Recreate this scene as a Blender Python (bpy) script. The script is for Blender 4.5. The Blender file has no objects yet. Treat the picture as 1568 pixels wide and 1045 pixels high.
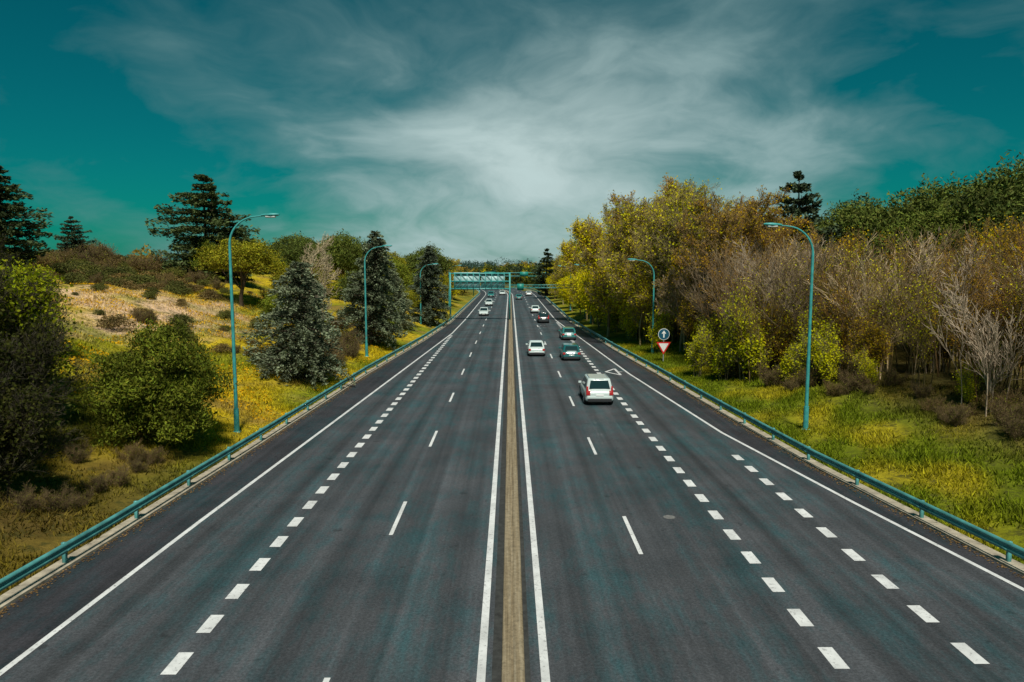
import bpy, math, numpy as np
from mathutils import Vector, Matrix
rng=np.random.default_rng(11)
sc=bpy.context.scene
R=math.radians
H=9.3; F=1120.0; TH=math.atan(116/F)
def YZ(zc,z=0.0): return (zc-(H-z)*math.sin(TH))/math.cos(TH)
def link(o): sc.collection.objects.link(o); return o

# ---------------------------------------------------------------- mesh builder
class MB:
    def __init__(s): s.v=[];s.c=[];s.f=[];s.n=0
    def add(s,v,f,mat=0,col=(1,1,1)):
        v=np.asarray(v,float).reshape(-1,3); f=np.asarray(f,int)
        s.v.append(v); s.f.append((f+s.n,mat))
        s.c.append(np.broadcast_to(np.asarray(col,float),(len(v),3))); s.n+=len(v)
    def box(s,x0,x1,y0,y1,z0,z1,mat=0,col=(1,1,1)):
        v=[(x0,y0,z0),(x1,y0,z0),(x1,y1,z0),(x0,y1,z0),(x0,y0,z1),(x1,y0,z1),(x1,y1,z1),(x0,y1,z1)]
        s.add(v,[(0,3,2,1),(4,5,6,7),(0,1,5,4),(1,2,6,5),(2,3,7,6),(3,0,4,7)],mat,col)
    def mesh(s,name,mats,smooth=False):
        me=bpy.data.meshes.new(name)
        V=np.concatenate(s.v); me.vertices.add(len(V)); me.vertices.foreach_set('co',V.ravel().astype(np.float32))
        li=np.concatenate([f.ravel() for f,m in s.f]); me.loops.add(len(li)); me.loops.foreach_set('vertex_index',li.astype(np.int32))
        tot=np.concatenate([np.full(len(f),f.shape[1]) for f,m in s.f]); st=np.concatenate([[0],np.cumsum(tot)[:-1]])
        me.polygons.add(len(tot)); me.polygons.foreach_set('loop_start',st.astype(np.int32))
        mi=np.concatenate([np.full(len(f),m) for f,m in s.f])
        for m in mats: me.materials.append(m)
        me.polygons.foreach_set('material_index',mi.astype(np.int32))
        me.update(calc_edges=True)
        a=me.color_attributes.new('tint','FLOAT_COLOR','POINT')
        C=np.ones((len(V),4),np.float32); C[:,:3]=np.concatenate(s.c); a.data.foreach_set('color',C.ravel())
        if smooth: me.polygons.foreach_set('use_smooth',np.ones(len(tot),bool))
        return me
    def obj(s,name,mats,smooth=False,parent=None):
        o=link(bpy.data.objects.new(name,s.mesh(name,mats,smooth)))
        if parent: o.parent=parent
        return o
def nrm(a): return a/np.maximum(np.linalg.norm(a,axis=-1,keepdims=True),1e-9)
def rdir(n): return nrm(rng.normal(size=(n,3)))
def leaves(mb,c,size,nb=None,bias=0.0,w=0.5,mat=0,col=(1,1,1),u=None):
    n=len(c); nn=rdir(n)
    if nb is not None: nn=nrm(nn+nb*bias)
    if u is None: u=rdir(n)
    v=nrm(np.cross(nn,u)); u=nrm(np.cross(v,nn))
    s=np.broadcast_to(np.asarray(size,float),(n,))[:,None]
    V=np.stack([c-u*s,c+v*s*w,c+u*s,c-v*s*w],1).reshape(-1,3)
    col=np.asarray(col,float)
    if col.ndim==2: col=np.repeat(col,4,axis=0)
    mb.add(V,np.arange(4*n).reshape(-1,4),mat,col)
def segs(mb,p0,p1,r0,r1,k=3,mat=0,col=(1,1,1)):
    p0=np.asarray(p0,float).reshape(-1,3);p1=np.asarray(p1,float).reshape(-1,3);n=len(p0)
    d=nrm(p1-p0); a=np.where(np.abs(d[:,2:3])>.9,np.array([[1.,0,0]]),np.array([[0,0,1.]])); u=nrm(np.cross(d,a)); v=np.cross(d,u)
    r0=np.broadcast_to(np.asarray(r0,float),(n,));r1=np.broadcast_to(np.asarray(r1,float),(n,))
    an=np.arange(k)*2*math.pi/k
    ring=u[:,None]*np.cos(an)[None,:,None]+v[:,None]*np.sin(an)[None,:,None]
    A=p0[:,None]+ring*r0[:,None,None]; B=p1[:,None]+ring*r1[:,None,None]
    V=np.concatenate([A,B],1).reshape(-1,3)
    i=np.arange(k); j=(i+1)%k; f=np.stack([i,j,j+k,i+k],1)
    Fc=(f[None]+(np.arange(n)*2*k)[:,None,None]).reshape(-1,4)
    mb.add(V,Fc,mat,col)
def tube(mb,path,rad,k=10,mat=0,cap=True):
    P=np.asarray(path,float); n=len(P); t=np.gradient(P,axis=0); t=nrm(t)
    ref=np.array([0.13,0.97,0.2]); u=nrm(np.cross(t,ref)); v=np.cross(t,u)
    rad=np.broadcast_to(np.asarray(rad,float),(n,))
    an=np.arange(k)*2*math.pi/k
    V=(P[:,None]+(u[:,None]*np.cos(an)[None,:,None]+v[:,None]*np.sin(an)[None,:,None])*rad[:,None,None]).reshape(-1,3)
    f=[]
    for a in range(n-1):
        for i in range(k):
            j=(i+1)%k; f.append((a*k+i,a*k+j,(a+1)*k+j,(a+1)*k+i))
    mb.add(V,f,mat)
    if cap:
        mb.add(V[:k],[list(range(k))[::-1]],mat); mb.add(V[-k:],[list(range(k))],mat)

# ---------------------------------------------------------------- materials
def newmat(name):
    m=bpy.data.materials.new(name); m.use_nodes=True; nt=m.node_tree; return m,nt,nt.nodes['Principled BSDF']
def N(nt,t,**k):
    n=nt.nodes.new(t)
    for a,b in k.items(): setattr(n,a,b)
    return n
def mixc(nt,fac,a,b,bt='MIX'):
    n=N(nt,'ShaderNodeMix',data_type='RGBA',blend_type=bt)
    for s,v in ((n.inputs[0],fac),(n.inputs[6],a),(n.inputs[7],b)):
        if isinstance(v,bpy.types.NodeSocket): nt.links.new(v,s)
        else: s.default_value=v if not isinstance(v,tuple) else (*v[:3],1)
    return n.outputs[2]
def noise(nt,scale,detail=4,rough=.6,vec=None):
    n=N(nt,'ShaderNodeTexNoise'); n.inputs['Scale'].default_value=scale;n.inputs['Detail'].default_value=detail;n.inputs['Roughness'].default_value=rough
    if vec is not None: nt.links.new(vec,n.inputs['Vector'])
    return n.outputs['Fac']
def ramp(nt,fac,stops):
    n=N(nt,'ShaderNodeValToRGB'); e=n.color_ramp.elements
    while len(e)<len(stops): e.new(0.5)
    for i,(p,c) in enumerate(stops):
        e[i].position=p; e[i].color=(c,c,c,1) if not isinstance(c,tuple) else (*c,1)
    nt.links.new(fac,n.inputs[0]); return n.outputs[0]
def mapping(nt,scale):
    tc=N(nt,'ShaderNodeTexCoord'); mp=N(nt,'ShaderNodeMapping'); mp.inputs['Scale'].default_value=scale
    nt.links.new(tc.outputs['Object'],mp.inputs[0]); return mp.outputs[0]
def simple(name,col,rough=.5,metal=0,nscale=None,namt=.25,coat=0):
    m,nt,b=newmat(name)
    b.inputs['Roughness'].default_value=rough;b.inputs['Metallic'].default_value=metal
    b.inputs['Coat Weight'].default_value=coat
    if nscale:
        f=noise(nt,nscale,5,.65,mapping(nt,(1,1,1)))
        lo=tuple(c*(1-namt) for c in col); hi=tuple(min(1,c*(1+namt)) for c in col)
        nt.links.new(ramp(nt,f,[(.3,lo),(.7,hi)]),b.inputs['Base Color'])
    else: b.inputs['Base Color'].default_value=(*col,1)
    return m
def foliage(name,transl=.25,var=.25,rough=.75):
    m,nt,b=newmat(name)
    at=N(nt,'ShaderNodeAttribute',attribute_name='tint'); oi=N(nt,'ShaderNodeObjectInfo')
    r=ramp(nt,oi.outputs['Random'],[(0,(1-var,1-var*.9,1-var)),(.5,(1,1,1)),(1,(1+var,1+var*.8,1-var*.3))])
    c=mixc(nt,1.0,at.outputs['Color'],r,'MULTIPLY')
    nt.links.new(c,b.inputs['Base Color']); b.inputs['Roughness'].default_value=rough
    b.inputs['Specular IOR Level'].default_value=.12
    if transl:
        t=N(nt,'ShaderNodeBsdfTranslucent'); nt.links.new(c,t.inputs[0]); mx=N(nt,'ShaderNodeMixShader'); mx.inputs[0].default_value=transl
        nt.links.new(b.outputs[0],mx.inputs[1]);nt.links.new(t.outputs[0],mx.inputs[2]);nt.links.new(mx.outputs[0],nt.nodes['Material Output'].inputs[0])
    return m
M_leaf=foliage('leaf_foliage',.45,.18); M_needle=foliage('needle_foliage',.08,.2); M_bark=foliage('bark',0,.22,.9)
M_grass=foliage('grass_blades',.3,0)
M_teal=simple('teal_painted_steel',(.045,.30,.29),.45,.0,3,.3)
M_teal2=simple('guardrail_teal_steel',(.08,.29,.28),.5,.1,1.5,.4)
M_conc=simple('weathered_concrete',(.34,.30,.225),.9,0,2.5,.45)
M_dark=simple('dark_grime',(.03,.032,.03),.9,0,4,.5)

def asphalt(name,base,dark):
    m,nt,b=newmat(name); vec=mapping(nt,(1,1,1))
    fine=ramp(nt,noise(nt,13,4,.85,vec),[(.3,.55),(.5,1.0),(.72,1.65)])
    med=ramp(nt,noise(nt,.22,4,.6,vec),[(.3,.78),(.7,1.22)])
    streak=ramp(nt,noise(nt,1.0,4,.6,mapping(nt,(2.2,.02,1))),[(.3,.68),(.7,1.34)])
    tealm=ramp(nt,noise(nt,.5,5,.8,mapping(nt,(1.0,.3,1))),[(.46,(1.04,1.0,1.01)),(.64,(.58,1.14,1.17))])
    c=mixc(nt,1.0,base,fine,'MULTIPLY'); c=mixc(nt,1.0,c,med,'MULTIPLY')
    c=mixc(nt,1.0,c,streak,'MULTIPLY'); c=mixc(nt,1.0,c,tealm,'MULTIPLY')
    sep=N(nt,'ShaderNodeSeparateXYZ'); nt.links.new(vec,sep.inputs[0])
    mu=N(nt,'ShaderNodeMath',operation='MULTIPLY'); nt.links.new(sep.outputs[0],mu.inputs[0]); mu.inputs[1].default_value=2*math.pi*2/3.55
    co=N(nt,'ShaderNodeMath',operation='COSINE'); nt.links.new(mu.outputs[0],co.inputs[0])
    ma=N(nt,'ShaderNodeMapRange'); nt.links.new(co.outputs[0],ma.inputs[0]); ma.inputs[1].default_value=-1;ma.inputs[2].default_value=1;ma.inputs[3].default_value=1.17;ma.inputs[4].default_value=.85
    c=mixc(nt,dark,c,ma.outputs[0],'MULTIPLY')
    c=mixc(nt,1.0,c,ramp(nt,noise(nt,1.9,2,.5,vec),[(.25,.6),(.33,1.0)]),'MULTIPLY')
    nt.links.new(c,b.inputs['Base Color'])
    nt.links.new(ramp(nt,noise(nt,.6,3,.6,vec),[(.3,.5),(.7,.75)]),b.inputs['Roughness'])
    b.inputs['Specular IOR Level'].default_value=.5
    bp=N(nt,'ShaderNodeBump'); bp.inputs['Strength'].default_value=.3; bp.inputs['Distance'].default_value=.02
    nt.links.new(noise(nt,22,2,.7,vec),bp.inputs['Height']); nt.links.new(bp.outputs[0],b.inputs['Normal'])
    return m
M_road=asphalt('asphalt',(.048,.054,.059),1.0); M_sh=asphalt('shoulder_asphalt',(.030,.031,.036),0.0)
m,nt,b=newmat('road_paint'); vec=mapping(nt,(1,1,1))
c=mixc(nt,ramp(nt,noise(nt,9,6,.8,vec),[(.33,1.),(.45,0.)]),(.70,.72,.71),(.20,.20,.20)); c=mixc(nt,1.0,c,ramp(nt,noise(nt,1.1,3,.6,vec),[(.3,.72),(.7,1.05)]),'MULTIPLY')
nt.links.new(c,b.inputs['Base Color']); b.inputs['Roughness'].default_value=.6; M_paint=m
m,nt,b=newmat('ground_soil_grass'); at=N(nt,'ShaderNodeAttribute',attribute_name='tint'); vec=mapping(nt,(1,1,1))
c=mixc(nt,1.0,at.outputs['Color'],ramp(nt,noise(nt,.9,7,.75,vec),[(.3,.5),(.5,1.),(.7,1.5)]),'MULTIPLY')
c=mixc(nt,ramp(nt,noise(nt,1.7,5,.8,vec),[(.50,0.),(.60,.8)]),c,(.055,.055,.013))
nt.links.new(c,b.inputs['Base Color']); b.inputs['Roughness'].default_value=.95; b.inputs['Specular IOR Level'].default_value=.1
bp=N(nt,'ShaderNodeBump'); bp.inputs['Strength'].default_value=.8; bp.inputs['Distance'].default_value=.15
nt.links.new(noise(nt,3,6,.75,vec),bp.inputs['Height']); nt.links.new(bp.outputs[0],b.inputs['Normal']); M_ground=m

# ---------------------------------------------------------------- road geometry
def cx(y):
    y=np.asarray(y,float); d=np.clip(y-225,0,None); return -.0011*d**2
EL=lambda y: np.interp(y,[-60,15,26,41,72,100,125],[-12.3,-11.7,-11.3,-10.6,-9.2,-7.95,-7.7])
ER=lambda y: np.interp(y,[-60,12,20,28,40,62,86,124],[17,15.7,14.8,13.5,11.8,10.25,9.3,7.75])
GL=lambda y: np.interp(y,[-60,19,24,36,62,90,118],[-14.5,-13.9,-13.6,-13.1,-12.2,-10.6,-9.6])
GR=lambda y: np.interp(y,[-60,12,21,33,46,62,80,120],[19,17.0,15.55,14.1,13.3,12.5,11.4,9.8])
YS=np.concatenate([np.arange(-60,130,2.),np.arange(130,600,5.)])
def strip(mb,x0f,x1f,y0,y1,z,mat=0):
    ys=np.unique(np.concatenate([[y0],YS[(YS>y0)&(YS<y1)],[y1]]))
    a=(x0f(ys) if callable(x0f) else np.full(len(ys),x0f))+cx(ys); c_=(x1f(ys) if callable(x1f) else np.full(len(ys),x1f))+cx(ys)
    V=np.concatenate([np.stack([a,ys,np.full(len(ys),z)],1),np.stack([c_,ys,np.full(len(ys),z)],1)]); n=len(ys); i=np.arange(n-1)
    mb.add(V,np.stack([i,i+n,i+n+1,i+1],1),mat)
mb=MB(); strip(mb,lambda y:GL(y)+.1,lambda y:GR(y)-.1,-60,590,.012); mb.obj('road',[M_road])
mb=MB(); strip(mb,lambda y:GL(y)+.12,lambda y:EL(y)-.05,-60,590,.017); strip(mb,lambda y:ER(y)+.05,lambda y:GR(y)-.12,-60,590,.017); mb.obj('road_shoulder',[M_sh])
mb=MB(); z=.022
def line(x,w,y0,y1):
    if callable(x): strip(mb,lambda y:x(y)-w/2,lambda y:x(y)+w/2,y0,y1,z)
    else: strip(mb,x-w/2,x+w/2,y0,y1,z)
line(-.66,.2,-60,590);line(.80,.2,-60,590);line(EL,.17,-60,590);line(ER,.17,-60,590)
y=16.3-1.9*10
while y<97: line(-7.8,.36,y-.48,y+.48); y+=1.9
y=16.5-20
while y<119: line(7.68,.36,y-.48,y+.48); y+=2.0
y=16.7-20
while y<34.9: line(11.05,.36,y-.48,y+.48); y+=2.0
for k in range(-2,40):
    a=YZ(27.1)+12.4*k; line(-4.13,.14,a-1.8,a+1.8)
    a=YZ(25.4)+12.5*k; line(4.23,.14,a-1.8,a+1.8)
ya=YZ(64)
for (p,q) in (((8.35,ya),(9.4,ya+1.9)),((8.35,ya),(9.4,ya-1.9)),((9.4,ya-1.9),(9.4,ya+1.9)),((9.4,ya),(9.8,ya-.1))):
    p=np.array(p);q=np.array(q);d=(q-p)/np.linalg.norm(q-p);n_=np.array([-d[1],d[0]])*.10
    mb.add([(*(p-n_),z),(*(q-n_),z),(*(q+n_),z),(*(p+n_),z)],[(0,1,2,3)])
    z+=.004
mb.obj('road_markings',[M_paint])
mb=MB(); a=np.arange(20)*2*math.pi/20; mb.add(np.stack([5.9+.22*np.cos(a),YZ(27.1)+.22*np.sin(a),np.full(20,.018)],1),[list(range(20))]); mb.obj('manhole_cover',[simple('cover_metal',(.15,.15,.145),.7,0,12,.4)])
# median
mb=MB()
prof=[(-.20,.0),(-.19,.13),(-.16,.15),(.02,.155),(.03,.13),(.07,.13),(.08,.155),(.29,.15),(.33,.12),(.34,0)]
ys=YS; P=np.array(prof); V=np.stack([P[None,:,0]+cx(ys)[:,None],np.broadcast_to(ys[:,None],(len(ys),len(P))),np.broadcast_to(P[None,:,1]+.004,(len(ys),len(P)))],2).reshape(-1,3)
k=len(P); f=[(a*k+i,a*k+i+1,(a+1)*k+i+1,(a+1)*k+i) for a in range(len(ys)-1) for i in range(k-1)]
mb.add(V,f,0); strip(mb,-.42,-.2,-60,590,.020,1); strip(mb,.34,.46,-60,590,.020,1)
m,nt,b=newmat('median_concrete'); 
f1=noise(nt,1.0,6,.7,mapping(nt,(14,.25,1))); f2=noise(nt,6,6,.75,mapping(nt,(1,1,1))); 
c=ramp(nt,f1,[(.3,(.14,.105,.055)),(.5,(.27,.215,.13)),(.72,(.38,.33,.23))]); c=mixc(nt,1.0,c,ramp(nt,f2,[(.3,.5),(.7,1.2)]),'MULTIPLY')
nt.links.new(c,b.inputs['Base Color']); b.inputs['Roughness'].default_value=.9
mb.obj('median_kerb',[m,M_dark])

# ---------------------------------------------------------------- terrain
def sstep(t): t=np.clip(t,0,1); return t*t*(3-2*t)
def hgt(x,y):
    x=np.asarray(x,float);y=np.asarray(y,float); xr=x-cx(y)
    sl=-GL(y)+1.6; t=np.clip((-xr-sl),0,None)
    hl=11.3*(1-np.exp(-(t/38)**1.15*1.35))*1.05*np.clip(1-(y-110)/200,.3,1)
    sr=GR(y)+1.0; t2=np.clip(xr-sr,0,None); hr=6.5*(1-np.exp(-t2/38))*np.clip(1-(y-150)/250,.3,1)
    nz=(.35*np.sin(x*.31+1.3*np.sin(y*.13))+.3*np.sin(y*.27+x*.11)+.15*np.sin(x*.9+y*.7)+.1*np.sin(y*1.3-x*.8))
    return hl+hr+nz*np.clip((t+t2)/8,0,1)*.8
gx=np.concatenate([-np.geomspace(2500,82,14),np.arange(-80,-8,.8),np.arange(-8,9,4.),np.arange(9,60,.8),np.geomspace(62,2500,16)])
gy=np.concatenate([[-400,-150,-60,-30],np.arange(-10,130,.9),np.arange(131,260,3.),np.geomspace(263,3500,22)])
X,Y=np.meshgrid(gx,gy); Z=hgt(X,Y)
def vn(x,y,s,seed):
    a=np.sin(x*s+seed)+np.sin(y*s*1.1+seed*2.1)+np.sin((x+y)*s*.7+seed*.7)+np.sin((x-y*.6)*s*1.7+seed*3)
    return .5+a/8
def gcol(x,y):
    n1=vn(x,y,.35,1.7);n2=vn(x,y,.9,4.2);n3=vn(x,y,2.1,2.2)
    g=np.array([.19,.21,.012]);yel=np.array([.44,.33,.014]);dry=np.array([.26,.16,.05]);sand=np.array([.58,.40,.25]);gr=np.array([.13,.16,.008])
    L=g+(yel-g)*sstep((n1-.32)*3)[...,None]; L=L+(dry-L)*(sstep((n2-.55)*4)*.7)[...,None]
    m=np.exp(-(((x+32.5)/8.5)**2+((y-66)/15)**2)**1.5)*1.6*(.35+.85*n2)-.28+.9*(n3-.5)
    L=L+(sand-L)*np.clip(m,0,1)[...,None]
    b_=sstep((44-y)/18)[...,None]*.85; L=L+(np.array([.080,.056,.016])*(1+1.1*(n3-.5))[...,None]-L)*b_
    Rr=gr+(np.array([.30,.25,.014])-gr)*sstep((n2-.4)*2.5)[...,None]; fr=sstep((x-GR(y)-6)/5)[...,None]; Rr=Rr+(np.array([.09,.06,.025])-Rr)*fr*.8
    C=np.where((x<0)[...,None],L,Rr)
    fd=np.clip((y-150)/150,0,1)[...,None]; C=C+(np.array([.12,.12,.03])-C)*fd
    return C
C=gcol(X,Y).reshape(-1,3); nx=len(gx);ny=len(gy)
ii=(np.arange(ny-1)[:,None]*nx+np.arange(nx-1)[None]).ravel()
mb=MB(); mb.add(np.stack([X,Y,Z],2).reshape(-1,3),np.stack([ii,ii+1,ii+nx+1,ii+nx],1),0,C); mb.obj('ground',[M_ground],True)

mb=MB()
for G,s in ((GL,-1),(GR,1)):
    n=len(YS); xa=G(YS)-s*.10+cx(YS); xb=G(YS)+s*.42+cx(YS)
    V=np.concatenate([np.stack([xa,YS,np.full(n,.0)],1),np.stack([xa,YS,np.full(n,.09)],1),np.stack([xb,YS,np.full(n,.10)],1),np.stack([xb,YS,np.full(n,-.1)],1)])
    i=np.arange(n-1)
    for q in range(3): 
        f=np.stack([q*n+i,q*n+n+i,q*n+n+i+1,q*n+i+1],1); mb.add(V,f if s>0 else f[:,::-1],0)
mb.obj('concrete_edging',[M_conc])

for G,s in ((GL,-1),(GR,1)):
    mb=MB(); ys=np.concatenate([np.arange(-20,130,1.),np.arange(130,420,4.)])
    pr=[(0,.47),(-.05,.50),(-.05,.56),(.0,.60),(.0,.63),(-.05,.67),(-.05,.73),(0,.77),(.025,.78),(.03,.45),(0,.45),(0,.47)]
    P=np.array(pr)*[s,1]; k=len(P); g=G(ys)+cx(ys)
    V=np.stack([g[:,None]+P[None,:,0],np.broadcast_to(ys[:,None],(len(ys),k)),np.broadcast_to(P[None,:,1],(len(ys),k))],2).reshape(-1,3)
    f=[(a*k+i,a*k+i+1,(a+1)*k+i+1,(a+1)*k+i) for a in range(len(ys)-1) for i in range(k-1)]
    mb.add(V,f,0)
    for yy in np.arange(-18,400,4.0):
        gg=float(G(yy)+cx(yy)); a,b_=sorted((gg+s*.09,gg+s*.21)); mb.box(a,b_,yy-.05,yy+.05,-.3,.74); a,b_=sorted((gg+s*.03,gg+s*.09)); mb.box(a,b_,yy-.09,yy+.09,.52,.70)
        mb.box(min(gg-s*.056,gg-s*.052),max(gg-s*.056,gg-s*.052),yy-.16,yy+.16,.505,.555); 
    mb.obj('guardrail',[M_teal2])

# ---------------------------------------------------------------- street lamps
M_lens=simple('lamp_glass',(.6,.65,.62),.2)
def lamp(X,zc,h,s):
    y=YZ(zc); z0=float(hgt(X,y)); hh=h-z0; mb=MB(); base=hh-1.6
    P=[(0,0,0),(0,0,base*.5),(0,0,base)]; rr=[.11,.09,.075]
    for a in np.linspace(10,86,9): P.append((s*1.5*(1-math.cos(R(a))),0,base+1.5*math.sin(R(a)))); rr.append(.065-.0003*a)
    P.append((s*2.0,0,base+1.56)); rr.append(.035)
    tube(mb,P,rr,12); mb.box(-.17,.17,-.17,.17,-.3,.05,0); tube(mb,[(0,0,.05),(0,0,1.3)],[.15,.14],12)
    secs=[(1.75,.05,.05),(1.95,.14,.08),(2.3,.19,.10),(2.6,.15,.08),(2.72,.05,.04)]
    V=[];k=10
    for (x,w,t) in secs:
        for i in range(k):
            a=2*math.pi*i/k; V.append((s*x,w*math.cos(a),base+1.57+t*math.sin(a)+.04*(x-1.75)))
    f=[(a*k+i,a*k+(i+1)%k,(a+1)*k+(i+1)%k,(a+1)*k+i) for a in range(len(secs)-1) for i in range(k)]
    mb.add(V,f,0); mb.add(V[-k:],[list(range(k))],0)
    xs=sorted((s*2.0,s*2.5)); mb.box(xs[0],xs[1],-.12,.12,base+1.44,base+1.52,1)
    o=mb.obj('street_lamp',[M_teal,M_lens],True); o.location=(X,y,z0)
for a in ((-15.1,40.5,12.0,1),(-14.3,73,11.2,1),(-13.4,110,9.5,1),(-12.5,150,9.3,1),(16.4,40.6,11.5,-1),(14.6,75,9.9,-1),(12.7,115,9.4,-1),(12.4,150,9.2,-1)): lamp(*a)

# ---------------------------------------------------------------- traffic sign
M_white=simple('sign_white',(.8,.82,.8),.4); M_red=simple('sign_red',(.62,.02,.02),.4); M_blue=simple('sign_blue',(.01,.09,.15),.4); M_zinc=simple('galvanised_steel',(.35,.42,.42),.5,.3)
X0=14.45;zc=69;y0=YZ(zc); z0=float(hgt(X0,y0)); mb=MB()
tube(mb,[(0,.04,-.3),(0,.04,3.25-z0)],.045,10,0)
zc_=2.85-z0; n=32
def disc(r,yy,mat,t=.02):
    a=np.arange(n)*2*math.pi/n; A=np.stack([r*np.cos(a),np.full(n,yy),zc_+r*np.sin(a)],1); B=A+[0,t,0]
    mb.add(np.concatenate([A,B]),[(i,(i+1)%n,n+(i+1)%n,n+i) for i in range(n)],mat); mb.add(A,[list(range(n))[::-1]],mat); mb.add(B,[list(range(n))],0)
disc(.54,-.02,1,.03); disc(.50,-.026,3,.004)
q=zc_; yy=-.031
mb.add([(-.06,yy,q-.32),(.06,yy,q-.32),(.06,yy,q+.08),(-.06,yy,q+.08)],[(0,1,2,3)],1)
mb.add([(-.22,yy,q+.06),(.22,yy,q+.06),(0,yy,q+.36)],[(0,1,2)],1)
def tr(r,yy,mat,t=.02,cz=1.72-z0):
    A=np.array([(-r,yy,cz+r*.58),(r,yy,cz+r*.58),(0,yy,cz-r*1.15)]); B=A+[0,t,0]
    mb.add(np.concatenate([A,B]),[(0,1,4,3),(1,2,5,4),(2,0,3,5)],mat); mb.add(A,[(2,1,0)],mat); mb.add(B,[(0,1,2)],0)
tr(.68,-.02,2,.03); tr(.47,-.026,1,.004)
o=mb.obj('traffic_sign',[M_zinc,M_white,M_red,M_blue]); o.location=(X0,y0,z0)

# ---------------------------------------------------------------- gantry
M_panel=simple('sign_back_panel',(.36,.54,.54),.5,.1,.6,.2); M_green=simple('sign_green',(.01,.22,.18),.5)
yg=YZ(124); mb=MB()
for x in (-10.1,-.05-.0): mb.box(x-.13,x+.13,yg-.13,yg+.13,0,8.1); 
for zz in (5.35,6.6,7.9): mb.box(-9.97,-.18,yg-.10,yg+.10,zz-.11,zz+.11)
xs=np.linspace(-9.3,-1.0,9)
for i,x in enumerate(xs): mb.box(x-.05,x+.05,yg-.16,yg-.101,5.1,8.15)
for i in range(8):
    segs(mb,[(xs[i],yg,5.46)],[(xs[i+1],yg,6.5)],.04,.04,6); segs(mb,[(xs[i+1],yg,6.7)],[(xs[i],yg,7.8)],.04,.04,6)
mb.box(-9.5,-5.2,yg+.12,yg+.18,5.2,8.1,1); mb.box(-4.9,-.9,yg+.12,yg+.18,5.5,8.0,1)
mb.box(12.6,12.86,yg-.13,yg+.13,0,6.3)
for zz in (5.5,6.0): mb.box(.08,12.6,yg-.06,yg+.06,zz-.05,zz+.05)
for x in np.arange(.5,12.4,1.0): segs(mb,[(x,yg,5.5)],[(x+.5,yg,6.0)],.03,.03,5); segs(mb,[(x+.5,yg,6.0)],[(x+1,yg,5.5)],.03,.03,5)
mb.box(1.2,2.3,yg-.14,yg-.08,5.1,6.2,2)
mb.obj('sign_gantry',[M_teal,M_panel,M_green])
mb=MB(); yg=225
for x in (-11.2,10.8): mb.box(x-.15,x+.15,yg-.15,yg+.15,0,7.2)
for zz in (6.0,7.0): mb.box(-11.05,10.65,yg-.1,yg+.1,zz-.09,zz+.09)
mb.box(3,5.5,yg-.2,yg-.12,5.9,7.3,1); mb.box(-8,-4.5,yg+.12,yg+.2,5.9,7.3,1)
mb.obj('sign_gantry',[M_teal,M_green])

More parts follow.
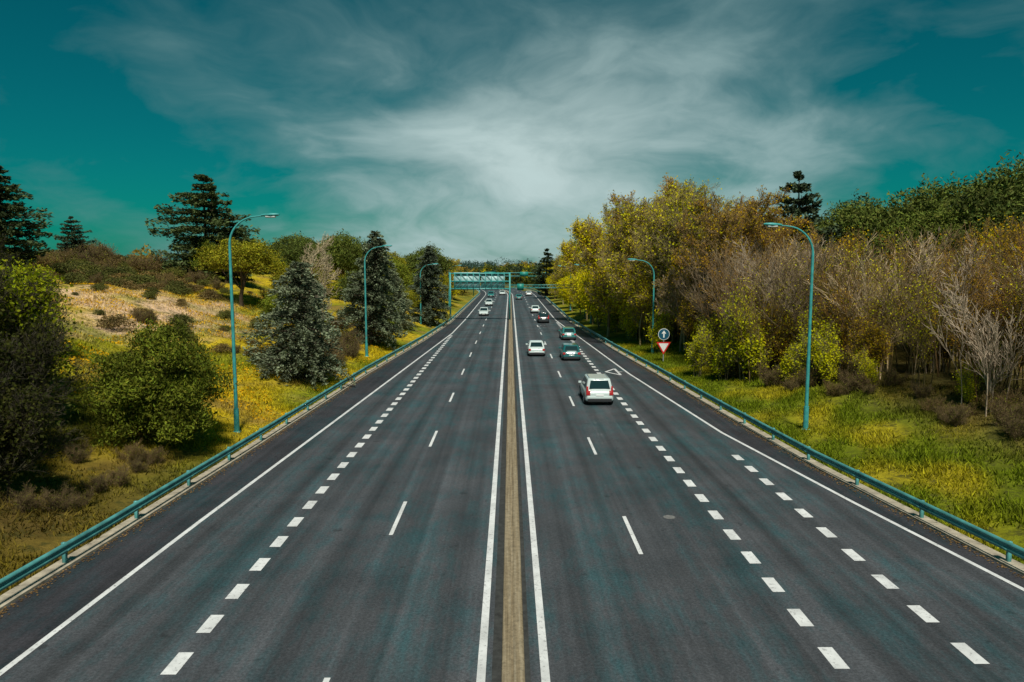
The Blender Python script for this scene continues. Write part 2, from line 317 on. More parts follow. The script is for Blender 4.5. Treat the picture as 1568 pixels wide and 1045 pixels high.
# ---------------------------------------------------------------- cars
M_tyre=simple('tyre_rubber',(.015,.015,.016),.85); M_rim=simple('alloy_rim',(.4,.42,.43),.3,.8); M_plast=simple('black_plastic',(.02,.022,.024),.6)
M_tail=simple('tail_light_red',(.45,.015,.015),.2,coat=1); M_head=simple('headlight_glass',(.7,.75,.75),.1,coat=1)
mm,nt,b=newmat('car_glass'); b.inputs['Base Color'].default_value=(.012,.03,.032,1); b.inputs['Roughness'].default_value=.06; b.inputs['Specular IOR Level'].default_value=.8; M_glass=mm
paints={}
def paint(col):
    if col not in paints: paints[col]=simple('car_paint',col,.3,.0,coat=.8)
    return paints[col]
def car(name,X,zc,kind,col,L=4.4,W=1.8,Hh=1.45,dirn=1,yaw=0):
    e=link(bpy.data.objects.new(name,None)); e.location=(X+float(cx(YZ(zc))),YZ(zc),.012); e.rotation_euler=(0,0,(0 if dirn>0 else math.pi)+R(yaw))
    pm=paint(col); hw=W/2; hl=L/2
    belt=.60*Hh if kind!='suv' else .58*Hh
    bot=.20 if kind!='suv' else .28
    if kind=='sedan': st=[(-hl,.80,.42,belt-.16),(-hl+.08,.90,.30,belt-.03),(-hl+.35,.97,bot,belt+.02),(-hl+.9,1,bot,belt+.01),(0,1,bot,belt),(hl-1.35,1,bot,belt-.02),(hl-1.1,.99,bot,belt-.05),(hl-.45,.95,bot,belt-.16),(hl-.12,.86,bot+.05,belt-.27),(hl,.72,.35,belt-.38)]
    else: st=[(-hl,.84,.42,belt-.22),(-hl+.05,.92,.32,belt-.05),(-hl+.2,.97,bot,belt),(-hl+.9,1,bot,belt),(0,1,bot,belt),(hl-1.3,1,bot,belt-.02),(hl-1.05,.99,bot,belt-.05),(hl-.4,.95,bot,belt-.13),(hl-.1,.87,bot+.05,belt-.24),(hl,.74,.38,belt-.36)]
    mb=MB();V=[]
    for (yy,w,zb,zt) in st:
        w*=hw; zm=(zb+zt)/2; hh=(zt-zb)/2
        sec=[(-.93,-1),(-.3,-1),(.3,-1),(.93,-1),(1,-.75),(1.0,.1),(.985,.55),(.94,.88),(.84,1),(.3,1.02),(-.3,1.02),(-.84,1),(-.94,.88),(-.985,.55),(-1.0,.1),(-1,-.75)]
        k=len(sec)
        for (a,c_) in sec: V.append((a*w,yy,zm+c_*hh))
    f=[(a*k+i,a*k+(i+1)%k,(a+1)*k+(i+1)%k,(a+1)*k+i)[::-1] for a in range(len(st)-1) for i in range(k)]
    mb.add(V,f,0); mb.add(V[:k],[list(range(k))],0); mb.add(V[-k:],[list(range(k))[::-1]],0)
    mb.obj('body',[pm],True,e)
    if kind=='suv': yb0,yb1,yt0,yt1=-hl+.10,hl-1.15,-hl+.42,hl-1.95
    elif kind=='sedan': yb0,yb1,yt0,yt1=-hl+.55,hl-1.2,-hl+1.25,hl-2.05
    else: yb0,yb1,yt0,yt1=-hl+.12,hl-1.05,-hl+.62,hl-1.85
    zb,zt=belt-.03,Hh; wb,wt=hw*.93,hw*.76
    mb=MB(); V=[]; rings=[]
    for t,shr in ((0,0),(.45,.40),(.86,.84),(.96,.97),(1.0,1.12)):
        w=wb+(wt-wb)*shr; a=yb0+(yt0-yb0)*shr; c_=yb1+(yt1-yb1)*shr; zz=zb+(zt-zb)*t
        if t==1.0: w=wt-.10;a=yt0+.15;c_=yt1-.15
        r=.10; rings.append([(-w+r*.3,a+r*.2,zz),(-w*.5,a-.02,zz),(w*.5,a-.02,zz),(w-r*.3,a+r*.2,zz),(w,a+r*2,zz),(w,(a+c_)/2,zz),(w,c_-r*2,zz),(w-r*.5,c_-r*.2,zz),(w*.5,c_+.03,zz),(-w*.5,c_+.03,zz),(-w+r*.5,c_-r*.2,zz),(-w,c_-r*2,zz),(-w,(a+c_)/2,zz),(-w,a+r*2,zz)])
    k=14
    for r_ in rings: V+=r_
    f=[(a*k+i,a*k+(i+1)%k,(a+1)*k+(i+1)%k,(a+1)*k+i) for a in range(len(rings)-1) for i in range(k)]
    mb.add(V,f,0); mb.add(V[-k:],[list(range(k))],0)
    mb.obj('cabin',[pm],True,e)
    mb=MB()
    def pt(side,u,t,off=.012):
        s_=np.interp(t,[0,.45,.86,1],[0,.40,.84,.98]); w=wb+(wt-wb)*s_; a=yb0+(yt0-yb0)*s_; c_=yb1+(yt1-yb1)*s_; zz=zb+(zt-zb)*t
        if side=='r': return (w*u,a-.02-off,zz+.005)
        if side=='f': return (w*u,c_+.03+off,zz+.005)
        sg=1 if side=='R' else -1
        return (sg*(w+off),a+(c_-a)*u,zz)
    def win(side,u0,u1,t0,t1,inset0=0,inset1=0):
        T=[t0,.45,t1]; V=[]
        for j,t in enumerate(T):
            q=j/2; V+=[pt(side,u0+inset0*q,t),pt(side,u1-inset1*q,t)]
        f=[(0,1,3,2),(2,3,5,4)]
        if side in('f','L'): f=[x[::-1] for x in f]
        mb.add(V,f,0)
    win('r',-.80,.80,.16,.84,.03,.03); win('f',-.86,.86,.10,.86)
    for sd in 'LR': win(sd,.10,.36,.16,.84,.05,0); win(sd,.385,.66,.14,.85); win(sd,.685,.93,.12,.85,0,.06)
    mb.obj('windows',[M_glass],False,e)
    mb=MB(); r=.33 if kind!='suv' else .36
    for sx in(-1,1):
        for yy in(-hl+.85,hl-.88):
            n=20; a=np.arange(n)*2*math.pi/n
            for (rr,x0,x1,mt) in ((r+.055,hw-.25,hw+.004,2),(r,hw-.22,hw+.016,0),(r*.66,hw-.1,hw+.022,1)):
                A=np.stack([np.full(n,sx*x0),yy+rr*np.cos(a),r+rr*np.sin(a)],1)
                if mt==2: A[:,2]=np.maximum(A[:,2],bot)
                B=A.copy(); B[:,0]=sx*x1
                mb.add(np.concatenate([A,B]),[(i,(i+1)%n,n+(i+1)%n,n+i) for i in range(n)],mt); mb.add(B,[list(range(n))],mt)
    mb.obj('wheels',[M_tyre,M_rim,M_plast],False,e)
    mb=MB()
    mb.box(-hw*.82,hw*.82,-hl-.05,-hl+.2,bot-.02,bot+.20,0)
    mb.box(-hw*.86,hw*.86,-hl-.035,-hl+.15,bot+.20,bot+.34,3)
    mb.box(-.26,.26,-hl-.05,-hl-.036,bot+.24+.0,bot+.34,4) if kind=='sedan' else mb.box(-.26,.26,-hl-.03,-hl+.02,belt-.38,belt-.27,4)
    zl=belt-.12
    for sx in(-1,1):
        a,c_=sorted((sx*hw*.66,sx*hw*.93)); 
        if kind=='suv': 
            mb.box(a,c_,-hl-.025,-hl+.28,zl-.20,zl+.10,1); a2,c2=sorted((sx*hw*.79,sx*hw*.915)); mb.box(a2,c2,-hl+.035,-hl+.30,zl+.10,zl+.38,1)
        else: mb.box(a,c_,-hl-.02,-hl+.22,zl-.16,zl+.05,1)
        a,c_=sorted((sx*hw*.50,sx*hw*.86)); mb.box(a,c_,hl-.22,hl-.02,belt-.50,belt-.34,2)
        a,c_=sorted((sx*hw*.96,sx*(hw+.17))); mb.box(a,c_,hl-1.55,hl-1.42,belt+.02,belt+.16,3)
    mb.box(-hw*.45,hw*.45,hl-.12,hl+.012,belt-.54,belt-.40,0); mb.box(-hw*.8,hw*.8,hl-.25,hl+.03,bot,bot+.16,0); mb.box(-.26,.26,hl+.031,hl+.045,bot+.12,bot+.22,4)
    mb.box(-.3,.3,yt0-.06 if kind!='sedan' else yt0,yt0+.12,Hh-.06,Hh-.01,3)
    if kind=='suv':
        for sx in(-1,1): mb.box(sx*wt*.86-.02,sx*wt*.86+.02,yt0+.2,yt1-.2,Hh+.0,Hh+.05,5)
    o=mb.obj('trim_and_lights',[M_plast,M_tail,M_head,pm,M_white,M_zinc],False,e)
    bv=o.modifiers.new('b','BEVEL'); bv.width=.015; bv.segments=2
    return e
WH=(.58,.68,.66); TL=(.012,.12,.125); TM=(.03,.20,.19); DK=(.012,.03,.035)
car('suv',5.95,50.9,'suv',WH,4.65,1.92,1.76,1)
car('hatchback_car',6.0,73.5,'hatch',TL,4.3,1.82,1.50,1)
car('sedan_car',2.72,77,'sedan',WH,4.5,1.78,1.45,1)
car('hatchback_car',7.3,93,'hatch',TM,4.2,1.82,1.52,1,1.5)
car('suv',5.4,120,'suv',DK,4.6,1.85,1.75,1)
car('hatchback_car',4.9,144,'hatch',WH,4.0,1.72,1.48,1)
car('sedan_car',2.4,200,'sedan',TM,4.4,1.8,1.45,1)
car('hatchback_car',5.7,225,'hatch',WH,4.2,1.8,1.5,1)
car('sedan_car',-4.9+.0,137,'sedan',WH,4.5,1.8,1.45,-1)
car('hatchback_car',-4.9,170,'hatch',WH,4.1,1.75,1.5,-1)
car('suv',-5.6,215,'suv',TM,4.5,1.85,1.7,-1)
car('sedan_car',-2.4,232,'sedan',WH,4.5,1.8,1.45,-1)

# ---------------------------------------------------------------- vegetation prototypes
def grow(starts,levels,nsub=4,kids=(2,2,2),ratio=.55,spread=.8,wig=.16,trop=.06,rmin=.012,first=1):
    S0=[];S1=[];R0=[];R1=[];tips=[]; stack=list(starts)
    while stack:
        p,d,L,r,lev=stack.pop(); ns=nsub if lev<levels else 3
        W=rng.normal(size=(ns,3))*wig
        for i in range(ns):
            d=d+W[i]; d[2]+=trop; d=d/math.sqrt(d@d); q=p+d*(L/ns)
            ra=max(r*(1-.55*i/ns),rmin); rb=max(r*(1-.55*(i+1)/ns),rmin*.8)
            S0.append(p);S1.append(q);R0.append(ra);R1.append(rb); p=q
            if lev<levels and i>=(first if lev==0 else 0):
                for c_ in range(kids[min(lev,len(kids)-1)]):
                    pe=rng.normal(size=3); pe-=d*pe.dot(d); pe/=math.sqrt(pe@pe)
                    nd=d*(1-.35*spread)+pe*spread*rng.uniform(.6,1.1); nd/=math.sqrt(nd@nd)
                    stack.append((p.copy(),nd,L*ratio*rng.uniform(.6,1.35)*(1.15-.5*i/ns),rb*.6,lev+1))
            if lev>=levels-1: tips.append(p.copy())
    return np.array(S0),np.array(S1),np.array(R0),np.array(R1),np.array(tips)
def barkcol(base,n): 
    return np.repeat(np.asarray(base)[None]*rng.uniform(.55,1.4,(n,1)),6,axis=0)
def bare(name,Ht,stems,levels,kids,base,leafcol=None,nleaf=0,lsize=.07,spread=.75,tilt=.16,rb=.07,ratio=.5,rmin=.013,first=1,leafjit=.25,wig=.10,trop=.08,off=.6):
    mb=MB(); st=[]
    for i in range(stems):
        a=rng.uniform(0,2*math.pi); tl=tilt*rng.uniform(.2,1.3); d=np.array([math.cos(a)*tl,math.sin(a)*tl,1]); d/=np.linalg.norm(d)
        o_=np.array([math.cos(a),math.sin(a),0])*rng.uniform(0,off if stems>1 else 0); st.append((o_+np.array([0,0,-.3]),d,Ht*rng.uniform(.55,.95),rb*rng.uniform(.7,1.2),0))
    a,b_,c_,d_,tips=grow(st,levels,6,kids,ratio,spread,wig,trop,rmin,first)
    segs(mb,a,b_,c_,d_,3,0,barkcol(base,len(a)))
    if nleaf:
        wts=rng.random(len(tips))**2; wts/=wts.sum()
        idx=rng.choice(len(tips),nleaf,p=wts); P=tips[idx]+rng.normal(size=(nleaf,3))*leafjit
        br=rng.uniform(.7,1.25,len(tips))[idx][:,None]
        cc=np.asarray(leafcol)[None]*br*rng.uniform(.65,1.3,(nleaf,1))*rng.uniform(.9,1.1,(nleaf,3)); leaves(mb,P,rng.uniform(.6,1.3,nleaf)*lsize,w=.6,mat=1,col=np.minimum(cc,.8))
    return mb.mesh(name,[M_bark,M_leaf])
def clumptree(name,clumps,nper,lsize,col,trunk,tcol=(.09,.065,.045),mat=None,limbs=True,flat=.8,up=0.):
    mb=MB(); C_=[];Nn=[];CC=[];col=np.asarray(col)
    for (c_,r) in clumps:
        n=int(nper*r*r); d=rdir(n); d[:,2]=np.where(d[:,2]<-.45,-d[:,2],d[:,2])
        ph=rng.uniform(0,6,3)
        lump=1+.28*np.sin(d[:,0]*6+ph[0])*np.sin(d[:,1]*6+ph[1])+.2*np.sin(d[:,2]*10+ph[2])
        P=np.asarray(c_)+d*r*(lump*(.55+.6*rng.random(n)**.8))[:,None]*[1,1,flat]
        C_.append(P);Nn.append(d); br=rng.uniform(.65,1.4); CC.append(col[None]*br*rng.uniform(.5,1.5,(n,1))*rng.uniform(.88,1.12,(n,3)))
    C_=np.concatenate(C_);Nn=np.concatenate(Nn);CC=np.concatenate(CC); n=len(C_)
    u=rdir(n)+Nn*.5+[0,0,up]
    leaves(mb,C_,rng.uniform(.6,1.3,n)*lsize,Nn,.3,w=.33,mat=1,col=CC,u=nrm(u))
    h0,r0=trunk
    tp=[np.array([0,0,-.4])]; 
    for i in range(1,6): tp.append(np.array([rng.normal()*.12*i/2,rng.normal()*.12*i/2,h0*i/5]))
    segs(mb,tp[:-1],tp[1:],r0*(1-.1*np.arange(5)),r0*(1-.1*np.arange(1,6)),8,0,tcol)
    if limbs:
        for (c_,r) in clumps[::2]:
            p=tp[rng.integers(2,6)]; c_=np.asarray(c_); m_=(p+c_)/2+[0,0,-.08*abs(c_[2]-p[2])]
            segs(mb,[p,m_],[m_,c_],[r0*.35,r0*.22],[r0*.22,r0*.08],5,0,tcol)
    return mb.mesh(name,[M_bark,mat or M_needle])
def dome(n,R_,z0,h,rmin,rmax,jit=.15):
    out=[]
    for i in range(n):
        a=i*2.399+rng.normal()*.3; t=(i+.5)/n; el=math.asin(t); rr=R_*math.cos(el)*rng.uniform(.85-jit,1.0+jit*.6)
        out.append(((rr*math.cos(a),rr*math.sin(a),z0+h*math.sin(el)*rng.uniform(.9-jit,1.03+jit*.6)),rng.uniform(rmin,rmax)))
    for i in range(n//4):
        a=rng.uniform(0,6.28); rr=R_*rng.uniform(.1,.6); out.append(((rr*math.cos(a),rr*math.sin(a),z0+h*rng.uniform(0,.5)),rmax))
    return out
def conifer(name,Ht,Rb,nb,per,col,droop=.15,z0=.04,power=.85,lsize=.16,layered=False,up=0.1,wl=.38):
    mb=MB(); segs(mb,[(0,0,-.3)],[(0,0,Ht*.98)],Ht*.018+.05,.03,7,0,(.085,.065,.05)); P=[];U=[];CC=[];B0=[];B1=[]
    col=np.asarray(col)
    sect=rng.uniform(.6,1.15,7)
    for i in range(nb):
        t=(i+rng.random())/nb; a=i*2.399+rng.normal()*.5
        if layered: t=(math.floor(t*12)+.6*rng.random())/12
        t=min(t,.985); z=Ht*(z0+(1-z0)*t)
        L=Rb*((1-t)**power*rng.uniform(.66,1.18)+.04)
        if layered:
            L=Rb*(rng.uniform(.35,1.15))*(min(1,(1.02-t)*2.0))**.9*(.75+.25*math.sin(t*3))*sect[int((a%6.283)/6.284*7)]
        if t<.12: L*=.85
        n=int(per*(L/Rb)**1.15)+12; s_=rng.random(n)**.65; dv=np.array([math.cos(a),math.sin(a),0]); lat=np.array([-math.sin(a),math.cos(a),0])
        wdt=(1.05-s_)*L*wl*rng.uniform(-1,1,n); dr=droop*rng.uniform(.5,1.6); uu=up*rng.uniform(.3,1.7)
        zz=z+uu*L*s_-dr*L*s_**2-np.abs(wdt)*.15+rng.normal(size=n)*(.04+.05*L*(0.6 if layered else .7))
        zz+=np.sin(s_*9+i)*.05*L*.3
        p=dv[None]*(s_*L)[:,None]+lat[None]*wdt[:,None]; p[:,2]=zz; P.append(p)
        u=dv[None]*rng.uniform(.5,1,(n,1))+lat[None]*np.sign(wdt)[:,None]*rng.uniform(.2,.9,(n,1)); u[:,2]=rng.normal(size=n)*.35+.1; U.append(u)
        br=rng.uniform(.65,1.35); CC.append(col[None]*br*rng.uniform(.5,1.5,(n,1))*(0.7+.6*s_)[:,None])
        B0.append((0,0,z));B1.append((dv*L*.8+np.array([0,0,z+uu*L*.8-dr*L*.64])))
    segs(mb,B0,B1,Ht*.005+.02,.012,4,0,(.08,.06,.045))
    P=np.concatenate(P);U=nrm(np.concatenate(U));CC=np.concatenate(CC); n=len(P)
    nn=nrm(rdir(n)+[0,0,.5]); v=nrm(np.cross(nn,U)); s_=(rng.uniform(.6,1.4,n)*lsize)[:,None]
    V=np.stack([P-U*s_,P+v*s_*.38,P+U*s_,P-v*s_*.38],1).reshape(-1,3)
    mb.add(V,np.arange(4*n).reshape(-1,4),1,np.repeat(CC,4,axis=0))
    return mb.mesh(name,[M_bark,M_needle])

D={}
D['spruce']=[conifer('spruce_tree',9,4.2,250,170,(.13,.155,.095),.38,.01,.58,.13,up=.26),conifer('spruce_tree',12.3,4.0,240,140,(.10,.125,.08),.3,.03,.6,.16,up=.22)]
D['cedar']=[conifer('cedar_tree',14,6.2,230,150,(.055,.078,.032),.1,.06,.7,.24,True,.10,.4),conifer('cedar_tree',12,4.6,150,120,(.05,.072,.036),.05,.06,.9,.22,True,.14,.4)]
D['bushpine']=[clumptree('pine_tree',dome(60,2.9,1.3,3.7,.45,1.0,.25)+dome(24,2.9,.6,1.2,.5,.9,.25),1000,.095,(.105,.125,.010),(3.5,.16),up=.7)]
D['pine']=[clumptree('stone_pine_tree',dome(40,3.9,5.0,3.6,.8,1.5,.2),260,.16,(.25,.24,.014),(6,.26)),clumptree('stone_pine_tree',dome(46,5.0,6.0,3.8,1.0,1.9,.2),160,.20,(.085,.11,.020),(7,.3)),clumptree('stone_pine_tree',dome(36,3.4,3.0,5.2,.8,1.5,.2),240,.17,(.14,.17,.018),(5,.25))]
D['shrub']=[clumptree('shrub',dome(16,.75,.25,.75,.25,.42),1100,.07,(.10,.105,.025),(.5,.04),limbs=False),clumptree('shrub',dome(14,.8,.2,.6,.22,.4),1000,.07,(.14,.10,.035),(.5,.04),limbs=False)]
D['leafy']=[bare('deciduous_tree',11,2,3,(2,3,3),(.26,.20,.11),(.74,.66,.010),13000,.13,.8,.12,.14,.42,.016,leafjit=.38),bare('deciduous_tree',12,1,4,(2,2,2),(.28,.22,.12),(.76,.62,.012),11000,.13,.8,.05,.2,.46,.016,leafjit=.38)]
D['yshrub']=[bare('yellow_green_bush',5.2,7,2,(2,3,2),(.2,.17,.1),(.72,.70,.010),2800,.10,.75,.26,.04,.42,.012,leafjit=.26,trop=.12)]
D['greenb']=[bare('broadleaf_tree',6,5,3,(3,2,2),(.08,.07,.04),(.28,.32,.008),11000,.10,.8,.25,.07,.45,.013,leafjit=.3),bare('broadleaf_tree',6,5,3,(3,2,2),(.05,.045,.03),(.05,.056,.010),11000,.10,.8,.25,.07,.45,.013,leafjit=.3)]
kw=dict(spread=.55,wig=.07,trop=.06,off=2.0,tilt=.13)
D['bare']=[bare('bare_tree',9.4,6,3,(1,1,1),(.26,.19,.12),rb=.075,ratio=.52,rmin=.019,first=1,**kw),
 bare('bare_tree',9.7,5,3,(1,1,1),(.20,.12,.05),(.62,.36,.012),2000,.085,rb=.075,ratio=.52,rmin=.018,first=1,**kw),
 bare('bare_tree',8.6,6,3,(1,1,1),(.42,.33,.235),rb=.07,ratio=.5,rmin=.020,first=1,**kw),
 bare('bare_tree',9.0,6,3,(1,1,1),(.18,.13,.06),(.62,.56,.010),2000,.085,rb=.06,ratio=.52,rmin=.017,first=1,**kw)]
kt=dict(spread=.75,wig=.10,trop=.07)
D['tallbare']=[bare('bare_tree',13,2,4,(1,2,2),(.27,.18,.08),(.72,.46,.012),7000,.115,tilt=.12,rb=.16,ratio=.46,rmin=.017,first=1,**kt),bare('bare_tree',13,2,4,(1,2,1),(.36,.27,.16),(.6,.40,.04),1200,.09,tilt=.12,rb=.15,ratio=.48,rmin=.02,first=1,**kt),bare('bare_tree',13,2,4,(1,2,2),(.26,.21,.10),(.72,.64,.012),8000,.115,tilt=.14,rb=.15,ratio=.46,rmin=.017,first=1,**kt)]
D['ochre']=[bare('ochre_tree',9,5,3,(2,2,2),(.18,.12,.05),(.74,.48,.010),4600,.10,.7,.2,.08,.44,.014,leafjit=.3)]
D['dead']=[bare('dead_tree',10.5,2,3,(2,1,2),(.38,.32,.25),None,0,spread=.8,tilt=.14,rb=.13,ratio=.45,rmin=.020,first=1)]
D['brush']=[bare('bare_shrub',2.2,12,2,(3,2),(.17,.12,.06),(.20,.20,.03),700,.06,spread=.7,tilt=.6,rb=.02,ratio=.5,rmin=.009,first=0)]
ztop={}
for L in D.values():
    for me in L:
        a=np.empty(len(me.vertices)*3,np.float32); me.vertices.foreach_get('co',a); ztop[me.name]=float(np.percentile(a[2::3],99.7))
def put(kind,X,zc,s=1.0,var=None,rot=None,sz=None,dz=0,top=None):
    L=D[kind]; me=L[var if var is not None else rng.integers(len(L))]; 
    y=zc; h=float(hgt(X,y)); z0=float(hgt(X,YZ(zc,h)))-.08+dz
    if top is not None: s=min(s,max(.35,(top-z0)/ztop[me.name])); sz=1.0
    o=link(bpy.data.objects.new(me.name.split('.')[0],me)); o.location=(X,YZ(zc,h),z0); o.rotation_euler=(rng.normal()*.03,rng.normal()*.03,rng.uniform(0,6.28) if rot is None else rot); o.scale=(s,s,s*(sz or rng.uniform(.93,1.07))); return o
# left side
put('bushpine',-17.3,36,1.0,0,sz=1.0)
put('spruce',-16.3,56,1.0,0,sz=1.0); put('spruce',-15.4,80,1.0,1,sz=1.0); put('spruce',-12.9,112,.98,1,sz=1.0); put('spruce',-15.5,98,.8,0,sz=1.1)
put('dead',-22.4,78,1.0,0,top=12.6); put('dead',-19.5,70,.55,0)
put('pine',-29.3,80,.95,0,sz=.82); put('pine',-24,86,.8,0,sz=.8); put('pine',-22,70,.5,2)
put('cedar',-39.3,95,1.0,0,sz=1.0); put('cedar',-36.5,97,.7,0); put('pine',-42,99,.6,2); put('pine',-38,93,.55,2)
put('cedar',-53.5,90,.56,1,sz=.9); put('cedar',-48.3,70,.85,0,sz=.9)
for X,zc,s,v in ((-30,105,.72,1),(-33,112,.75,1),(-25,108,.8,1),(-27,118,.85,1),(-19,122,.85,2),(-34,122,.75,1),(-22,130,.9,0),(-16,132,.8,2),(-28,142,.9,1),(-17,150,.95,1),(-20,165,.95,1),(-14.5,142,.7,0),(-14,118,.55,2),(-15.3,88,.5,2),(-15,103,.5,0),(-21,98,.6,0),(-18,90,.62,1)): put('pine',X,zc,s,v)
for X,zc,s in ((-14,158,.75),(-13.6,172,.8),(-15,185,.9),(-13,128,.4)): put('leafy',X,zc,s)
put('greenb',-22.8,33,1.0,0); put('greenb',-20.8,29.5,.8,1); put('greenb',-23.5,30,.9,1); put('greenb',-25.5,36,.95,0); put('greenb',-18.6,26.5,.7,1); put('greenb',-28,42,.7,0); put('greenb',-21,27,.8,1); put('greenb',-33,47,.8,1)
for X,zc,s in ((-30.5,56.3,1.3),(-30.8,61.5,1.0),(-27.8,62,1.1),(-38,77.8,1.1),(-36.5,80,1.2),(-32,78,1.3),(-41,69,1.1),(-25.5,58,.7),(-22,56,.8),(-20,57,.9),(-24,70,1.1),(-34.5,70,.7),(-37,66,.8),(-28,72,.9),(-19,62,1.0),(-17.5,64,1.2),(-43,60,1.3),(-40,55,1.4)): put('shrub',X,zc,s)
for i in range(130):
    zc=rng.uniform(76,104); X=-rng.uniform(.44,.68)*zc+rng.normal()*2
    if X<-34: put('shrub' if rng.random()<.85 else 'brush',X,zc,rng.uniform(.7,1.8),sz=.8)
for i in range(90):
    zc=rng.uniform(45,90); X=-rng.uniform(19,48)
    put('shrub' if rng.random()<.8 else 'brush',X,zc,rng.uniform(.3,.8))
for i in range(16): put('brush',-rng.uniform(15.2,18),rng.uniform(60,75),rng.uniform(.5,1.1))
for i in range(14): put('brush',-rng.uniform(15.5,20),rng.uniform(24,34),rng.uniform(.2,.4))
# right side
FR=lambda z_: np.interp(z_,[20,30,34,41,47,55,65,80,100,130,180,260],[28,26,24.3,22.8,20.2,17.6,16,14.6,13.4,12.6,12.4,12.4])
# natural canopy height by place: lower scrub to the east, tall trees along the ridge
def canopy(X,zc): return 9.3+zc*np.interp(X/zc,[.10,.18,.25,.33,.40,.70],[.06,.095,.105,.07,.038,.05])
for i in range(128):
    zc=32+70*rng.random()**1.1; X=float(FR(zc))+abs(rng.normal())*6+rng.uniform(0,5)*(zc/60)
    put('bare',X,zc,rng.uniform(.65,1.02),int(rng.choice(4,p=[.3,.26,.22,.22])),top=canopy(X,zc)*rng.uniform(.84,1.02))
for i in range(12):
    zc=rng.uniform(33,75); X=float(FR(zc))+rng.uniform(2,10); put('ochre',X,zc,rng.uniform(.45,.75),top=canopy(X,zc)*.95)
for X,zc in ((38,58),(41,60),(44,63),(30,70),(33,75),(27,76),(46,66),(22,84),(19,90),(25,80),(29,84)): put('ochre',X,zc,1.1,top=canopy(X,zc)*rng.uniform(.97,1.06))
for X,zc,s in ((15.4,60,.7),(16.6,57,.7),(17.8,55,1.1),(18.4,58,.9),(19.6,51,.6),(21.0,49,.7),(17.0,64,.8),(22.5,46,.4),(15.2,75,.8),(14.3,88,.8),(13.5,98,.8),(25,40,.35),(27,41,.5),(22,52,.8),(30,47,.8)): put('yshrub',X,zc,s)
for i in range(28):
    zc=rng.uniform(66,115); X=float(FR(zc))+rng.uniform(2,20)
    if X/zc<.36: put('tallbare',X,zc,rng.uniform(.8,1.05),top=canopy(X,zc)*rng.uniform(.9,1.08))
for X,zc,v in ((23.3,80,0),(19,80,2),(26,82,1),(21,78,2),(16.5,84,2),(15.5,90,0),(17.5,88,2),(22,90,0),(24.5,84,1)): put('tallbare',X,zc,1.15,v,top=canopy(X,zc)*rng.uniform(1.0,1.08))
for X,zc,s,v in ((12.6,94,1.12,1),(14.2,98,1.1,0),(12.2,104,1.0,0),(12.8,112,.95,0),(12.6,120,.9,1),(13.6,126,1.0,0),(12.8,134,.85,0),(12.4,144,.85,0),(12.4,155,.8,0),(12.4,170,.8,1),(13,186,.8,0),(15,150,1.0,0),(16,120,1.1,1),(16,108,1.15,0),(16,170,.95,0),(12.4,200,.75,0),(14.8,88,1.0,0),(14.6,82,.75,1)): put('leafy',X,zc,s,v)
put('cedar',33,84,1.15,1,sz=1.25); put('cedar',30,88,.9,1,sz=1.25); put('cedar',38,100,.9,1,sz=1.15); put('cedar',47,78,1.05,1); put('cedar',9.9,205,1.2,1,sz=1.0)
for X,zc,s,v in ((42,88,1.1,1),(47,82,1.15,1),(52,86,1.25,1),(37,96,1.05,1),(57,84,1.3,1),(51,74,1.2,1),(58,74,1.3,1),(46,96,1.15,1),(34,92,.8,2),(63,82,1.3,1),(55,68,1.2,1),(61,68,1.3,1),(48,68,1.0,1),(43,76,.95,1)): put('pine',X,zc,s,v,dz=0.8)
for i in range(30):
    zc=rng.uniform(34,60); put('brush',float(FR(zc))+rng.uniform(-.6,3),zc,rng.uniform(.3,.75))

mb=MB()
def crown(x,y,h,r,col,n=620):
    z0=float(hgt(x,y)); d=rdir(n); lump=1+.3*np.sin(d[:,0]*6+x)*np.sin(d[:,1]*6+y)+.2*np.sin(d[:,2]*8+x)
    P=np.array([x,y,z0+h*.58])+d*(lump*(.7+.35*rng.random(n)))[:,None]*[r,r,h*.44]
    leaves(mb,P,rng.uniform(.3,.65,n),d,.6,w=.6,col=np.asarray(col)[None]*rng.uniform(.6,1.4,(n,1)))
for i in range(400):
    y=rng.uniform(170,420); side=1 if rng.random()<.5 else -1
    x=float(cx(y))+side*(15+abs(rng.normal())*45)
    g=[(.10,.13,.03),(.07,.10,.05),(.55,.48,.02),(.20,.22,.03),(.38,.27,.04)][rng.integers(5)]
    crown(x,y,rng.uniform(6,9.5),rng.uniform(2.6,4.5),g)
for i in range(120):
    y=rng.uniform(420,700); x=rng.uniform(-190,190); crown(x,y,rng.uniform(8,11),rng.uniform(5,8),(.07,.13,.10),420)
for i in range(40):
    y=rng.uniform(600,640); x=rng.uniform(-260,260); crown(x,y,rng.uniform(10,13),rng.uniform(8,12),(.07,.14,.12),420)
mb.obj('distant_trees',[M_leaf])

mb=MB(); 
def grass(n,xf,y0,y1,hmin,hmax):
    y=y0+(y1-y0)*rng.random(n)**1.2; x=xf(y,rng.random(n)); z=hgt(x,y); 
    keep=vn(x,y,1.6,3.3)+.4*rng.random(n)>.58; x,y,z=x[keep],y[keep],z[keep]; n=len(x)
    c_=gcol(x,y)*rng.uniform(.45,1.9,(n,1))*np.array([1,1.06,.7]); h=rng.uniform(hmin,hmax,n)*(.4+1.1*vn(x,y,.8,5))
    a=rng.uniform(0,2*math.pi,n); w=.02+.03*rng.random(n); u=np.stack([np.cos(a),np.sin(a),0*a],1)*w[:,None]; P=np.stack([x,y,z-.03],1)
    tip=P+np.stack([rng.normal(size=n)*.5*h,rng.normal(size=n)*.5*h,h],1)
    V=np.stack([P-u,P+u,tip],1).reshape(-1,3); mb.add(V,np.arange(3*n).reshape(-1,3),0,np.repeat(c_,3,axis=0))
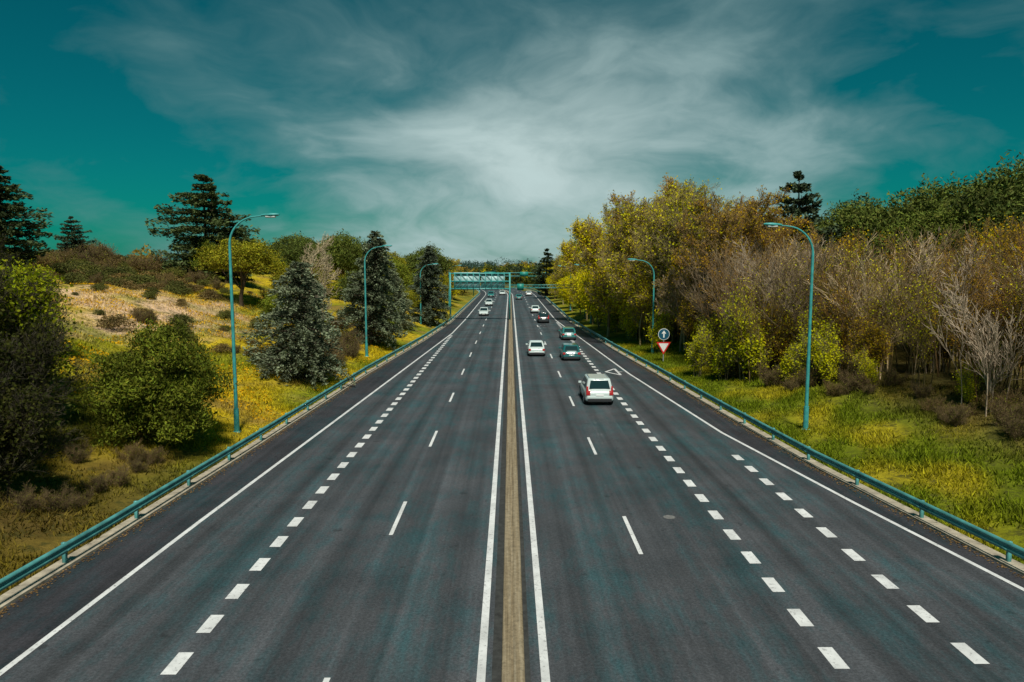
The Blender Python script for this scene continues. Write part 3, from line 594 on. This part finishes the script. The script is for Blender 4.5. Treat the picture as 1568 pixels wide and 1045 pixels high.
grass(140000,lambda y,r:GL(y)-.5-r**1.5*26,14,85,.08,.34)
grass(130000,lambda y,r:GR(y)+.5+r**1.3*12,12,85,.08,.36)
n=26000; y=rng.uniform(38,90,n); x=GL(y)-1-rng.random(n)*30; k_=vn(x,y,.7,8.1)>.52; x,y=x[k_],y[k_]; P=np.stack([x,y,hgt(x,y)+.12],1)
leaves(mb,P,rng.uniform(.04,.10,len(P)),w=.8,col=np.array([.80,.47,.01])[None]*rng.uniform(.7,1.0,(len(P),1)))
# fallen leaves gathered along both road edges
n=5000; y=rng.uniform(14,70,n); sd_=np.where(rng.random(n)<.5,-1,1); x=np.where(sd_<0,GL(y)+.12+np.abs(rng.normal(size=n))*.16,GR(y)-.12-np.abs(rng.normal(size=n))*.16)
leaves(mb,np.stack([x,y,np.full(n,.04)],1),rng.uniform(.02,.05,n),np.tile([[0,0,1.]],(n,1)),3,w=.7,col=np.array([.22,.14,.06])[None]*rng.uniform(.5,1.4,(n,1)))
mb.obj('grass',[M_grass])

# ---------------------------------------------------------------- sun + sky
SE,SA=R(56),R(172)
sd=bpy.data.lights.new('sun','SUN'); sd.energy=4.6; sd.angle=R(6); sd.color=(1,.94,.84); so=link(bpy.data.objects.new('sun',sd))
dirv=Vector((math.sin(SA)*math.cos(SE),math.cos(SA)*math.cos(SE),math.sin(SE))); so.rotation_euler=dirv.to_track_quat('Z','Y').to_euler()
w=bpy.data.worlds.new('World'); sc.world=w; w.use_nodes=True; nt=w.node_tree; bg=nt.nodes['Background']
sky=N(nt,'ShaderNodeTexSky',sky_type='NISHITA'); sky.sun_disc=False; sky.sun_elevation=SE; sky.sun_rotation=SA; sky.dust_density=.5; sky.ozone_density=1.5
tealsky=mixc(nt,1.0,sky.outputs[0],(.006,.33,.275),'MULTIPLY')
tc=N(nt,'ShaderNodeTexCoord'); sep=N(nt,'ShaderNodeSeparateXYZ'); nt.links.new(tc.outputs['Generated'],sep.inputs[0])
def M(op,a,b_=None,c_=None):
    n=N(nt,'ShaderNodeMath',operation=op)
    for i,v in enumerate((a,b_,c_)):
        if v is None: continue
        if isinstance(v,bpy.types.NodeSocket): nt.links.new(v,n.inputs[i])
        else: n.inputs[i].default_value=v
    return n.outputs[0]
zz=M('MAXIMUM',sep.outputs[2],0.0); den=M('ADD',zz,.34)
px=M('DIVIDE',sep.outputs[0],den); py=M('DIVIDE',sep.outputs[1],den)
cb=N(nt,'ShaderNodeCombineXYZ'); nt.links.new(px,cb.inputs[0]); nt.links.new(py,cb.inputs[1])
wn=N(nt,'ShaderNodeTexNoise'); wn.inputs['Scale'].default_value=1.4; wn.inputs['Detail'].default_value=3; nt.links.new(cb.outputs[0],wn.inputs['Vector'])
ws=N(nt,'ShaderNodeVectorMath',operation='SCALE'); ws.inputs[3].default_value=.7; nt.links.new(wn.outputs['Color'],ws.inputs[0])
wa=N(nt,'ShaderNodeVectorMath',operation='ADD'); nt.links.new(cb.outputs[0],wa.inputs[0]); nt.links.new(ws.outputs[0],wa.inputs[1])
nz=noise(nt,2.1,9,.56,wa.outputs[0]); nz2=noise(nt,.9,3,.5,cb.outputs[0])
dx=M('MULTIPLY',M('SUBTRACT',sep.outputs[0],.07),2.7); dz=M('MULTIPLY',M('SUBTRACT',sep.outputs[2],.09),4.4)
g=M('EXPONENT',M('MULTIPLY',M('ADD',M('MULTIPLY',dx,dx),M('MULTIPLY',dz,dz)),-1.0))
cl=M('ADD',M('MULTIPLY',g,.92),M('ADD',M('MULTIPLY',M('SUBTRACT',nz,.52),1.9),M('MULTIPLY',M('SUBTRACT',nz2,.52),.7)))
fac=ramp(nt,cl,[(.0,0.),(.3,.28),(.6,.68),(1.,1.)])
ccol=mixc(nt,ramp(nt,g,[(.0,0.),(.9,1.)]),(1.0,2.2,2.3),(4.6,5.9,5.85))
ccol=mixc(nt,1.0,ccol,ramp(nt,nz,[(.35,.88),(.65,1.08)]),'MULTIPLY')
c=mixc(nt,fac,tealsky,ccol)
nt.links.new(c,bg.inputs[0]); bg.inputs[1].default_value=.1

cam=bpy.data.cameras.new('camera'); co=link(bpy.data.objects.new('camera',cam)); co.location=(0,0,H); co.rotation_euler=(math.pi/2-TH,0,R(-.15))
cam.sensor_width=36; cam.lens=36*F/1568; cam.clip_end=6000; sc.camera=co
sc.view_settings.view_transform='Standard'; sc.view_settings.look='None'; sc.view_settings.exposure=0
print('polys', sum(len(m.polygons) for m in bpy.data.meshes))
